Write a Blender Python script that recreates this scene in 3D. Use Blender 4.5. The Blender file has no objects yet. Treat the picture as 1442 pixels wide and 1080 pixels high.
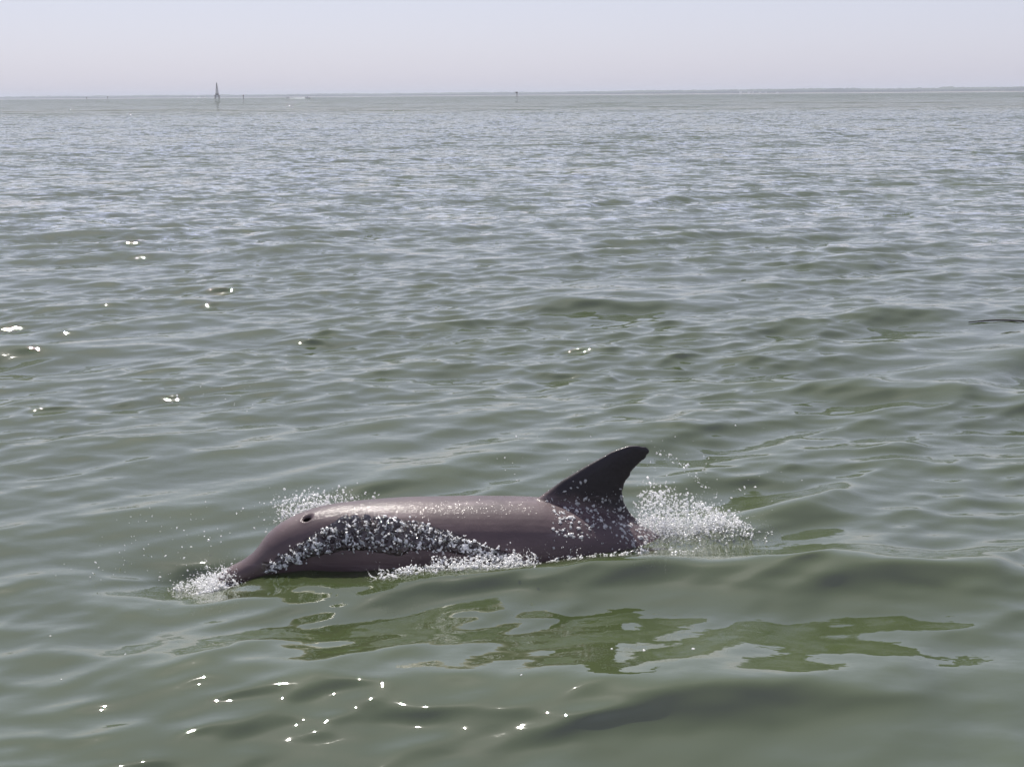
import bpy, bmesh, math, random
import numpy as np
from mathutils import Matrix, Vector
from mathutils.bvhtree import BVHTree

rng = np.random.default_rng(11)
random.seed(5)
scene = bpy.context.scene
R = math.radians

# ------------------------------------------------------------------ camera
CAM_H = 1.7
cam_d = bpy.data.cameras.new('camera')
cam_d.sensor_width = 36.0
cam_d.lens = 36.0 * 1900.0 / 1442.0
cam_d.clip_start = 0.05
cam_d.clip_end = 60000.0
cam = bpy.data.objects.new('camera', cam_d)
scene.collection.objects.link(cam)
cam.matrix_world = (Matrix.Translation((0, 0, CAM_H)) @ Matrix.Rotation(R(90 - 12.05), 4, 'X')
                    @ Matrix.Rotation(R(-0.44), 4, 'Z'))
scene.camera = cam

# ------------------------------------------------------------------ sky and sun
SUN_EL, SUN_AZ = 57.0, -17.0          # degrees; azimuth from +Y, positive towards +X
world = bpy.data.worlds.new('World')
scene.world = world
world.use_nodes = True
wn = world.node_tree
wn.nodes.clear()
wo = wn.nodes.new('ShaderNodeOutputWorld')
bg = wn.nodes.new('ShaderNodeBackground')
sky = wn.nodes.new('ShaderNodeTexSky')
sky.sky_type = 'NISHITA'
sky.sun_disc = False
sky.sun_elevation = R(SUN_EL)
sky.sun_rotation = R(SUN_AZ)
sky.altitude = 0
sky.air_density = 1.0
sky.dust_density = 0.9
sky.ozone_density = 1.5
# hazy summer sky: most of the colour washed out of the whole dome
bw = wn.nodes.new('ShaderNodeRGBToBW')
wn.links.new(sky.outputs[0], bw.inputs[0])
tint = wn.nodes.new('ShaderNodeMix')
tint.data_type = 'RGBA'
tint.blend_type = 'MULTIPLY'
tint.inputs[0].default_value = 1.0
tint.inputs[7].default_value = (0.965, 0.955, 1.08, 1)
wn.links.new(bw.outputs[0], tint.inputs[6])
wash = wn.nodes.new('ShaderNodeMix')
wash.data_type = 'RGBA'
wash.inputs[0].default_value = 0.40
wn.links.new(sky.outputs[0], wash.inputs[6])
wn.links.new(tint.outputs[2], wash.inputs[7])
# even veil of summer haze over the whole dome
part = wn.nodes.new('ShaderNodeVectorMath')
part.operation = 'SCALE'
part.inputs['Scale'].default_value = 0.42
wn.links.new(wash.outputs[2], part.inputs[0])
veil = wn.nodes.new('ShaderNodeVectorMath')
veil.operation = 'ADD'
veil.inputs[1].default_value = (2.62, 2.62, 3.45)
wn.links.new(part.outputs[0], veil.inputs[0])
wn.links.new(veil.outputs[0], bg.inputs[0])
bg.inputs[1].default_value = 0.108
wn.links.new(bg.outputs[0], wo.inputs[0])

sun_d = bpy.data.lights.new('sun', 'SUN')
sun_d.energy = 5.0
sun_d.angle = R(0.53)
sun_d.color = (1.0, 0.95, 0.88)
sun = bpy.data.objects.new('sun', sun_d)
scene.collection.objects.link(sun)
SUN_DIR = Vector((math.sin(R(SUN_AZ)) * math.cos(R(SUN_EL)), math.cos(R(SUN_AZ)) * math.cos(R(SUN_EL)), math.sin(R(SUN_EL))))
sun.rotation_euler = SUN_DIR.to_track_quat('Z', 'Y').to_euler()

vs = scene.view_settings
vs.view_transform = 'Standard'
vs.look = 'None'
vs.exposure = 0.25
vs.gamma = 1.0
vs.use_curve_mapping = False
cy = scene.cycles
cy.use_denoising = True
cy.max_bounces = 8
cy.volume_bounces = 0
cy.transparent_max_bounces = 12
cy.caustics_reflective = False
cy.caustics_refractive = False
cy.sample_clamp_indirect = 4.0
cy.use_adaptive_sampling = True
cy.adaptive_threshold = 0.015

# ------------------------------------------------------------------ helpers
def link(o, parent=None):
    scene.collection.objects.link(o)
    if parent is not None:
        o.parent = parent
    return o

def tag(o, label=None, cat=None, group=None, kind=None):
    for k, v in (('label', label), ('category', cat), ('group', group), ('kind', kind)):
        if v:
            o[k] = v
    return o

def mesh_np(name, verts, faces, mat=None, smooth=True, parent=None, cap=None):
    """verts (n,3) array, faces (m,k) array with constant k, cap = one extra many-sided face"""
    me = bpy.data.meshes.new(name)
    verts = np.ascontiguousarray(verts, dtype=np.float32)
    faces = np.ascontiguousarray(faces, dtype=np.int32)
    m, k = faces.shape
    me.vertices.add(len(verts))
    me.vertices.foreach_set('co', verts.ravel())
    vi = faces.ravel()
    ls = np.arange(0, m * k, k, dtype=np.int32)
    lt = np.full(m, k, dtype=np.int32)
    if cap is not None:
        vi = np.concatenate([vi, np.asarray(cap, np.int32)])
        ls = np.append(ls, m * k).astype(np.int32)
        lt = np.append(lt, len(cap)).astype(np.int32)
    me.loops.add(len(vi))
    me.loops.foreach_set('vertex_index', vi)
    me.polygons.add(len(ls))
    me.polygons.foreach_set('loop_start', ls)
    me.polygons.foreach_set('loop_total', lt)
    me.polygons.foreach_set('use_smooth', np.full(len(ls), smooth))
    me.update(calc_edges=True)
    me.validate()
    o = bpy.data.objects.new(name, me)
    if mat:
        me.materials.append(mat)
    return link(o, parent)

def bm_obj(name, bm, mat, parent=None, smooth=False):
    me = bpy.data.meshes.new(name)
    bmesh.ops.recalc_face_normals(bm, faces=bm.faces)
    for f in bm.faces:
        f.smooth = smooth
    bm.to_mesh(me)
    bm.free()
    me.materials.append(mat)
    return link(bpy.data.objects.new(name, me), parent)

def add_box(bm, c, s, rz=0.0):
    mat = Matrix.Translation(c) @ Matrix.Rotation(rz, 4, 'Z') @ Matrix.Diagonal((s[0], s[1], s[2], 1))
    bmesh.ops.create_cube(bm, size=1.0, matrix=mat)

def add_bar(bm, a, b, r0, r1=None, seg=8):
    a, b = Vector(a), Vector(b)
    d = b - a
    m = Matrix.Translation((a + b) / 2) @ d.to_track_quat('Z', 'Y').to_matrix().to_4x4()
    bmesh.ops.create_cone(bm, cap_ends=True, segments=seg, radius1=r0, radius2=r0 if r1 is None else r1, depth=d.length, matrix=m)

def polar(az_deg, dist, z=0.0):
    return Vector((math.sin(R(az_deg)) * dist, math.cos(R(az_deg)) * dist, z))

def new_mat(name):
    m = bpy.data.materials.new(name)
    m.use_nodes = True
    nt = m.node_tree
    nt.nodes.clear()
    out = nt.nodes.new('ShaderNodeOutputMaterial')
    return m, nt, out

def N(nt, t, **kw):
    n = nt.nodes.new(t)
    for k, v in kw.items():
        setattr(n, k, v)
    return n

def simple_mat(name, col, rough=0.6, spec=0.5, noise=0.0, nscale=1.0):
    m, nt, out = new_mat(name)
    p = N(nt, 'ShaderNodeBsdfPrincipled')
    p.inputs['Roughness'].default_value = rough
    p.inputs['Specular IOR Level'].default_value = spec
    tc = N(nt, 'ShaderNodeTexCoord')
    no = N(nt, 'ShaderNodeTexNoise')
    no.inputs['Scale'].default_value = nscale
    no.inputs['Detail'].default_value = 5
    nt.links.new(tc.outputs['Object'], no.inputs['Vector'])
    cr = N(nt, 'ShaderNodeValToRGB')
    cr.color_ramp.elements[0].position = 0.3
    cr.color_ramp.elements[1].position = 0.7
    cr.color_ramp.elements[0].color = [c * (1 - noise) for c in col] + [1]
    cr.color_ramp.elements[1].color = [min(1, c * (1 + noise)) for c in col] + [1]
    nt.links.new(no.outputs['Fac'], cr.inputs[0])
    nt.links.new(cr.outputs[0], p.inputs['Base Color'])
    nt.links.new(p.outputs[0], out.inputs['Surface'])
    return m

# ------------------------------------------------------------------ water surface model
NW = 170
lam = np.exp(np.linspace(math.log(0.06), math.log(4.2), NW)) * rng.uniform(0.97, 1.03, NW)
kk = 2 * np.pi / lam
lnl = np.log(lam)
dl = (math.log(4.2) - math.log(0.06)) / NW
main = np.exp(-((lnl - math.log(0.85)) / 0.60) ** 2)
main /= main.sum()
rip = np.exp(-((lnl - math.log(0.24)) / 0.60) ** 2)
rip /= rip.sum()
SL_MAIN, SL_RIP = 0.095, 0.140
LEAN = 1.5            # crests lean the way they run, towards the camera side
slope2 = SL_MAIN ** 2 * main + SL_RIP ** 2 * rip
amp = np.sqrt(2 * slope2) / kk
spread = np.where(lam > 0.6, 29.0, 30.0)
turn = np.where(lam > 0.6, 17.0, 24.0)
ang = np.radians(-90 + turn + rng.normal(0, 1, NW) * spread)
kx, ky = kk * np.cos(ang), kk * np.sin(ang)
ph = rng.uniform(0, 2 * np.pi, NW)
chop = 1.15 * np.clip((lam - 0.07) / 0.12, 0, 1)
is_rip = np.clip((0.42 - lam) / 0.2, 0, 1)

# individual swells standing around the animal: centre x, y, height, half length, half depth, turn
HUMPS = [
    (1.45, 4.62, 0.095, 0.48, 0.20, 6),
    (0.25, 3.72, 0.065, 0.85, 0.22, -3),
    (-0.95, 3.85, 0.045, 0.50, 0.20, 12),
    (0.45, 4.66, 0.050, 0.60, 0.12, 3),
    (1.28, 5.50, 0.085, 0.50, 0.14, 36),
    (-0.20, 4.62, 0.030, 0.20, 0.10, 0),
    (0.42, 11.0, 0.10, 0.50, 0.28, 2),
    (-2.3, 15.2, 0.080, 0.80, 0.40, 3),
    (2.1, 7.7, 0.055, 0.70, 0.32, -8),
    (2.9, 10.6, 0.06, 0.7, 0.35, 5),
    (0.1, 4.25, -0.03, 0.9, 0.16, 0),
    (-1.18, 4.70, -0.12, 0.26, 0.20, 0),
]

def water(x, y, spacing=0.0, chunk=120000):
    """displacement of the water sheet at rest position x,y; also the slope lost to coarse spacing"""
    x = np.asarray(x, dtype=np.float64).ravel()
    y = np.asarray(y, dtype=np.float64).ravel()
    sp = np.broadcast_to(np.asarray(spacing, dtype=np.float64), x.shape)
    ox, oy, oz, lost = (np.zeros(len(x), dtype=np.float32) for _ in range(4))
    for s in range(0, len(x), chunk):
        sl = slice(s, min(len(x), s + chunk))
        X, Y, S = x[sl].astype(np.float32), y[sl].astype(np.float32), sp[sl].astype(np.float32)
        patch = (0.62 + 0.22 * np.sin(1.1 * X + 0.7 * Y + 1.0) + 0.2 * np.sin(-0.75 * X + 1.35 * Y + 2.2)
                 + 0.16 * np.sin(2.1 * X - 0.9 * Y + 0.3) + 0.15 * np.sin(0.31 * X + 0.23 * Y))
        patch = np.clip(patch, 0.18, 1.25) * np.clip(0.88 + 0.04 * (Y - 3.0), 0.85, 1.25)
        group = 1 + 0.35 * np.sin(0.55 * X + 0.42 * Y + 0.4) * np.sin(0.21 * X - 0.48 * Y + 1.7)
        hf = 1.0 / (1.0 + S / np.float32(0.07))       # coarse rows may not fold over
        dx = np.zeros_like(X); dy = np.zeros_like(X); dz = np.zeros_like(X); l2 = np.zeros_like(X)
        for i in range(NW):
            w = np.clip((lam[i] - 1.7 * S) / (1.7 * S + 1e-6), 0, 1) if S[-1] > 0 else 1.0
            mod = patch if is_rip[i] >= 1 else (group if is_rip[i] <= 0 else is_rip[i] * patch + (1 - is_rip[i]) * group)
            if np.isscalar(w) or w.max() > 0:
                p = np.float32(kx[i]) * X + np.float32(ky[i]) * Y + np.float32(ph[i])
                a = np.float32(amp[i]) * w * mod
                dz += a * np.cos(p)
                if chop[i] > 0:
                    sn = hf * a * (np.sin(p) * np.float32(chop[i]) - np.float32(LEAN) * np.cos(p))
                    dx -= np.float32(math.cos(ang[i])) * sn
                    dy -= np.float32(math.sin(ang[i])) * sn
            l2 += np.float32(slope2[i]) * (1 - w * w)
        for (hx, hy, hh, sx, sy, rz) in HUMPS:
            c, s_ = math.cos(R(rz)), math.sin(R(rz))
            u = ((X - hx) * c + (Y - hy) * s_) / sx
            v = (-(X - hx) * s_ + (Y - hy) * c) / sy
            b = hh * np.exp(-u * u - v * v)
            dz += b
            dy -= 1.1 * b
        ox[sl], oy[sl], oz[sl], lost[sl] = dx, dy, dz, np.sqrt(l2)
    return ox, oy, oz, lost

def water_z(x, y):
    x = np.atleast_1d(np.asarray(x, float)); y = np.atleast_1d(np.asarray(y, float))
    rx, ry = x.copy(), y.copy()
    for _ in range(4):
        dx, dy, dz, _l = water(rx, ry)
        rx, ry = x - dx, y - dy
    return water(rx, ry)[2]

# ------------------------------------------------------------------ sea
WATER_CLEAR = 0.45

def water_material():
    m, nt, out = new_mat('sea_water')
    L = nt.links.new
    geo = N(nt, 'ShaderNodeNewGeometry')
    tc = N(nt, 'ShaderNodeTexCoord')
    lost = N(nt, 'ShaderNodeAttribute', attribute_name='lost_slope')
    acc = None
    # wavelets too small or too far for the mesh: tilt the normal by noise vectors of several sizes,
    # the broad ones only where even the long waves are no longer in the mesh
    nl = N(nt, 'ShaderNodeMath', operation='DIVIDE')
    nl.inputs[1].default_value = math.hypot(SL_MAIN, SL_RIP)
    L(lost.outputs['Fac'], nl.inputs[0])
    for sx, sy, wgt, pwr in ((0.03, 0.045, 1.3, 10.0), (0.11, 0.16, 1.4, 8.0), (0.45, 0.85, 1.2, 5.0), (1.7, 3.4, 1.25, 1.2), (6.0, 12.0, 1.1, 1.0)):
        mp = N(nt, 'ShaderNodeMapping')
        mp.inputs['Scale'].default_value = (sx, sy, 1)
        mp.inputs['Rotation'].default_value = (0, 0, R(14))
        L(tc.outputs['Object'], mp.inputs['Vector'])
        no = N(nt, 'ShaderNodeTexNoise')
        no.inputs['Scale'].default_value = 1.0
        no.inputs['Detail'].default_value = 2.0
        L(mp.outputs[0], no.inputs['Vector'])
        sub = N(nt, 'ShaderNodeVectorMath', operation='SUBTRACT')
        sub.inputs[1].default_value = (0.5, 0.5, 0.5)
        L(no.outputs['Color'], sub.inputs[0])
        mul = N(nt, 'ShaderNodeVectorMath', operation='MULTIPLY')
        mul.inputs[1].default_value = (3.0 * wgt * 0.17, 5.0 * wgt * 0.17, 0)
        L(sub.outputs[0], mul.inputs[0])
        pw = N(nt, 'ShaderNodeMath', operation='POWER')
        pw.inputs[1].default_value = pwr
        L(nl.outputs[0], pw.inputs[0])
        sc1 = N(nt, 'ShaderNodeVectorMath', operation='SCALE')
        L(mul.outputs[0], sc1.inputs[0]); L(pw.outputs[0], sc1.inputs['Scale'])
        if acc is None:
            acc = sc1
        else:
            ad = N(nt, 'ShaderNodeVectorMath', operation='ADD')
            L(acc.outputs[0], ad.inputs[0]); L(sc1.outputs[0], ad.inputs[1])
            acc = ad
    sc_ = acc
    # capillary ripples everywhere
    mp = N(nt, 'ShaderNodeMapping')
    mp.inputs['Scale'].default_value = (14, 34, 1)
    mp.inputs['Rotation'].default_value = (0, 0, R(10))
    L(tc.outputs['Object'], mp.inputs['Vector'])
    nr = N(nt, 'ShaderNodeTexNoise')
    nr.inputs['Scale'].default_value = 1.0
    nr.inputs['Detail'].default_value = 3.0
    L(mp.outputs[0], nr.inputs['Vector'])
    sub = N(nt, 'ShaderNodeVectorMath', operation='SUBTRACT')
    sub.inputs[1].default_value = (0.5, 0.5, 0.5)
    L(nr.outputs['Color'], sub.inputs[0])
    mul = N(nt, 'ShaderNodeVectorMath', operation='MULTIPLY')
    mul.inputs[1].default_value = (0.06, 0.12, 0)
    L(sub.outputs[0], mul.inputs[0])
    ad = N(nt, 'ShaderNodeVectorMath', operation='ADD')
    L(sc_.outputs[0], ad.inputs[0]); L(mul.outputs[0], ad.inputs[1])
    nf = N(nt, 'ShaderNodeTexNoise')
    nf.inputs['Scale'].default_value = 3.6
    nf.inputs['Detail'].default_value = 1.0
    L(mp.outputs[0], nf.inputs['Vector'])
    subf = N(nt, 'ShaderNodeVectorMath', operation='SUBTRACT')
    subf.inputs[1].default_value = (0.5, 0.5, 0.5)
    L(nf.outputs['Color'], subf.inputs[0])
    mulf = N(nt, 'ShaderNodeVectorMath', operation='MULTIPLY')
    mulf.inputs[1].default_value = (0.022, 0.035, 0)
    L(subf.outputs[0], mulf.inputs[0])
    adf = N(nt, 'ShaderNodeVectorMath', operation='ADD')
    L(ad.outputs[0], adf.inputs[0]); L(mulf.outputs[0], adf.inputs[1])
    ad = adf
    ad2 = N(nt, 'ShaderNodeVectorMath', operation='ADD')
    L(geo.outputs['Normal'], ad2.inputs[0]); L(ad.outputs[0], ad2.inputs[1])
    nrm = N(nt, 'ShaderNodeVectorMath', operation='NORMALIZE')
    L(ad2.outputs[0], nrm.inputs[0])
    fr = N(nt, 'ShaderNodeFresnel')
    fr.inputs['IOR'].default_value = 1.88
    L(nrm.outputs[0], fr.inputs['Normal'])
    gl = N(nt, 'ShaderNodeBsdfGlossy')
    gl.inputs['Roughness'].default_value = 0.02
    gl.inputs['Color'].default_value = (1, 1, 1, 1)
    L(nrm.outputs[0], gl.inputs['Normal'])
    df = N(nt, 'ShaderNodeBsdfDiffuse')
    df.inputs['Color'].default_value = (0.074, 0.100, 0.038, 1)
    tr = N(nt, 'ShaderNodeBsdfTransparent')
    body = N(nt, 'ShaderNodeMixShader')
    body.inputs[0].default_value = WATER_CLEAR
    L(df.outputs[0], body.inputs[1]); L(tr.outputs[0], body.inputs[2])
    mx = N(nt, 'ShaderNodeMixShader')
    L(fr.outputs[0], mx.inputs[0]); L(body.outputs[0], mx.inputs[1]); L(gl.outputs[0], mx.inputs[2])
    L(mx.outputs[0], out.inputs['Surface'])
    if WATER_CLEAR > 0:
        vol = N(nt, 'ShaderNodeVolumePrincipled')
        vol.inputs['Density'].default_value = 3.5
        vol.inputs['Density Attribute'].default_value = ''
        vol.inputs['Color'].default_value = (0.48, 0.58, 0.32, 1)
        vol.inputs['Anisotropy'].default_value = 0.0
        L(vol.outputs[0], out.inputs['Volume'])
    return m



def build_sea():
    # rest grid: fan of rows that widen with distance
    rows = [1.2]
    while rows[-1] < 11500:
        d = rows[-1]
        if d < 2.6:
            s = 0.03
        elif d < 130:
            s = min(max(0.009, (0.95 if d < 7 else 0.62) * d * d / (CAM_H * 1349)), 0.17 + 0.0009 * d)
        elif d < 420:
            s = 0.287 + (d - 130) * 0.012
        else:
            s = 3.77 + (d - 420) * 0.03
        rows.append(d + s)
    rows = np.array(rows)
    fine = np.arange(-22.5, 22.5001, 0.078)
    side = [22.5]
    st = 0.08
    while side[-1] < 62:
        st *= 1.05
        side.append(side[-1] + st)
    side = np.array(side[1:])
    az = np.radians(np.concatenate([-side[::-1], fine, side]))
    nr, nc = len(rows), len(az)
    A, D = np.meshgrid(az, rows)
    X, Y = (np.sin(A) * D).ravel(), (np.cos(A) * D).ravel()
    drow = np.gradient(rows)
    daz = np.gradient(az)
    SP = np.maximum(np.repeat(drow, nc), 0.5 * (D * daz[None, :]).ravel())
    dx, dy, dz, lost = water(X, Y, SP)
    V = np.stack([X + dx, Y + dy, dz], 1)
    idx = np.arange(nr * nc).reshape(nr, nc)
    F = np.stack([idx[:-1, :-1], idx[:-1, 1:], idx[1:, 1:], idx[1:, :-1]], -1).reshape(-1, 4)
    # closed body: skirt and flat underside well below
    ring = np.concatenate([idx[0, :-1], idx[:-1, -1], idx[-1, :0:-1], idx[:0:-1, 0]])
    low = V[ring].copy(); low[:, 2] = -2.0
    n0 = len(V)
    V = np.concatenate([V, low])
    r2 = np.arange(len(ring)) + n0
    nx = np.roll(np.arange(len(ring)), -1)
    sk = np.stack([ring, r2, r2[nx], ring[nx]], -1)
    F = np.concatenate([F, sk])
    o = mesh_np('sea', V, F, MAT_WATER, cap=r2[::-1])
    me = o.data
    at = me.attributes.new('lost_slope', 'FLOAT', 'POINT')
    at.data.foreach_set('value', np.concatenate([lost, np.zeros(len(ring), np.float32)]).astype(np.float32))
    tag(o, 'choppy grey-green sea water reaching out to the far shore', 'sea', kind='structure')
    return o

MAT_WATER = water_material()
sea = build_sea()

# ------------------------------------------------------------------ dolphin
def skin_material():
    m, nt, out = new_mat('dolphin_skin')
    L = nt.links.new
    tc = N(nt, 'ShaderNodeTexCoord')
    p = N(nt, 'ShaderNodeBsdfPrincipled')
    no = N(nt, 'ShaderNodeTexNoise')
    no.inputs['Scale'].default_value = 5.0
    no.inputs['Detail'].default_value = 6.0
    mp = N(nt, 'ShaderNodeMapping')
    mp.inputs['Scale'].default_value = (0.5, 1, 1.6)
    L(tc.outputs['Object'], mp.inputs[0]); L(mp.outputs[0], no.inputs['Vector'])
    cr = N(nt, 'ShaderNodeValToRGB')
    cr.color_ramp.elements[0].position = 0.32
    cr.color_ramp.elements[0].color = (0.058, 0.038, 0.043, 1)
    cr.color_ramp.elements[1].position = 0.70
    cr.color_ramp.elements[1].color = (0.128, 0.088, 0.092, 1)
    L(no.outputs['Fac'], cr.inputs[0])
    # dorsal fin: own darker pigment, with its backlit shade painted in too
    fin = N(nt, 'ShaderNodeAttribute', attribute_name='fin')
    mixf = N(nt, 'ShaderNodeMix', data_type='RGBA')
    mixf.inputs[7].default_value = (0.017, 0.012, 0.016, 1)
    L(fin.outputs['Fac'], mixf.inputs[0]); L(cr.outputs[0], mixf.inputs[6])
    # fine pale scratches
    mp2 = N(nt, 'ShaderNodeMapping')
    mp2.inputs['Scale'].default_value = (2.2, 8, 26)
    mp2.inputs['Rotation'].default_value = (0, R(-14), 0)
    L(tc.outputs['Object'], mp2.inputs[0])
    n2 = N(nt, 'ShaderNodeTexNoise')
    n2.inputs['Scale'].default_value = 1.0
    n2.inputs['Detail'].default_value = 4.0
    L(mp2.outputs[0], n2.inputs['Vector'])
    cr2 = N(nt, 'ShaderNodeValToRGB')
    cr2.color_ramp.elements[0].position = 0.60
    cr2.color_ramp.elements[0].color = (0, 0, 0, 1)
    cr2.color_ramp.elements[1].position = 0.74
    cr2.color_ramp.elements[1].color = (0.6, 0.6, 0.6, 1)
    L(n2.outputs['Fac'], cr2.inputs[0])
    mixs = N(nt, 'ShaderNodeMix', data_type='RGBA')
    mixs.inputs[7].default_value = (0.24, 0.19, 0.20, 1)
    L(cr2.outputs[0], mixs.inputs[0]); L(mixf.outputs[2], mixs.inputs[6])
    L(mixs.outputs[2], p.inputs['Base Color'])
    p.inputs['Roughness'].default_value = 0.55
    p.inputs['Specular IOR Level'].default_value = 0.35
    p.inputs['Coat Weight'].default_value = 0.38
    p.inputs['Coat Roughness'].default_value = 0.12
    p.inputs['Coat IOR'].default_value = 1.33
    bp = N(nt, 'ShaderNodeBump')
    bp.inputs['Strength'].default_value = 0.12
    bp.inputs['Distance'].default_value = 0.01
    n3 = N(nt, 'ShaderNodeTexNoise')
    n3.inputs['Scale'].default_value = 26.0
    n3.inputs['Detail'].default_value = 4.0
    L(tc.outputs['Object'], n3.inputs['Vector']); L(n3.outputs['Fac'], bp.inputs['Height'])
    L(bp.outputs[0], p.inputs['Normal'])
    # thin broken film of water on the skin
    nc = N(nt, 'ShaderNodeTexNoise')
    nc.inputs['Scale'].default_value = 75.0
    nc.inputs['Detail'].default_value = 3.0
    L(tc.outputs['Object'], nc.inputs['Vector'])
    bc = N(nt, 'ShaderNodeBump')
    bc.inputs['Strength'].default_value = 0.75
    bc.inputs['Distance'].default_value = 0.006
    L(nc.outputs['Fac'], bc.inputs['Height'])
    L(bc.outputs[0], p.inputs['Coat Normal'])
    L(p.outputs[0], out.inputs['Surface'])
    return m

MAT_SKIN = skin_material()
MAT_DARK = simple_mat('wet_dark_skin', (0.006, 0.004, 0.005), 0.9, 0.02, 0.2, 20)

# straight profile, metres from the beak tip
PX = [0, .015, .05, .11, .155, .185, .215, .255, .31, .40, .53, .70, .95, 1.2, 1.45, 1.7, 1.95, 2.2, 2.42, 2.58, 2.68]
PT = [.012, .030, .040, .048, .062, .080, .104, .128, .148, .166, .178, .193, .208, .212, .198, .165, .125, .088, .058, .036, .012]
PB = [-.014, -.032, -.046, -.058, -.066, -.074, -.084, -.098, -.112, -.138, -.166, -.200, -.222, -.222, -.200, -.165, -.122, -.085, -.055, -.036, -.012]
PW = [.016, .032, .044, .055, .066, .078, .092, .106, .114, .132, .154, .186, .206, .208, .192, .158, .112, .068, .042, .026, .010]
# bend of the spine: degrees, positive climbs towards the tail
TX = [0, .23, .37, .51, .82, 1.05, 1.25, 1.45, 1.65, 1.95, 2.3, 2.8]
TA = [17, 17, 9, -3, -6, -4, -7, -15, -26, -40, -46, -40]
ss = np.linspace(0, 2.7, 541)
tang = np.radians(np.interp(ss, TX, TA))
tang = np.convolve(np.pad(tang, 15, mode='edge'), np.ones(31) / 31, 'valid')
sxp = np.concatenate([[0], np.cumsum(np.cos(tang[:-1]) * (ss[1] - ss[0]))])
szp = np.concatenate([[0], np.cumsum(np.sin(tang[:-1]) * (ss[1] - ss[0]))])
szp += -0.008 - np.interp(1.0, ss, szp)

def spine(s):
    return np.interp(s, ss, sxp), np.interp(s, ss, szp), np.interp(s, ss, tang)

def smooth_interp(x, xp, fp):
    # monotone-ish smoothing of a polyline by local averaging
    acc = 0
    for o in (-.03, -.015, 0, .015, .03):
        acc = acc + np.interp(np.clip(x + o * min(1, 1), 0, 2.68), xp, fp)
    return acc / 5

def body_point(s, phi):
    """phi 0 = top, pi/2 = camera side (-y), pi = belly"""
    cx, cz, a = spine(s)
    if s < 0.24:
        t, b, w = np.interp(s, PX, PT), np.interp(s, PX, PB), np.interp(s, PX, PW)
    else:
        t, b, w = smooth_interp(s, PX, PT), smooth_interp(s, PX, PB), smooth_interp(s, PX, PW)
    c = math.cos(phi); sn = math.sin(phi)
    zz = (t if c > 0 else -b) * math.copysign(abs(c) ** 0.93, c)
    yy = -w * math.copysign(abs(sn) ** 0.93, sn)
    return Vector((cx - math.sin(a) * zz, yy, cz + math.cos(a) * zz))

def loft(bm, rings, cap=True):
    vr = [[bm.verts.new(p) for p in r] for r in rings]
    n = len(vr[0])
    for i in range(len(vr) - 1):
        for j in range(n):
            bm.faces.new((vr[i][j], vr[i][(j + 1) % n], vr[i + 1][(j + 1) % n], vr[i + 1][j]))
    if cap:
        bm.faces.new(vr[0]); bm.faces.new(vr[-1])

FIN_X = 1.235
def fin_edges():
    fz = float(body_point(1.24, 0).z)
    lead = [(-.17, -.105), (-.08, -.016), (-.02, 0.012), (.080, .082), (.187, .142), (.27, .184), (.335, .204)]
    trail = [(.47, -.19), (.40, -.125), (.345, -.07), (.318, -.02), (.312, .02), (.326, .061), (.355, .108), (.400, .150), (.420, .176), (.411, .193), (.365, .203)]
    return fz, lead, trail

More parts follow.
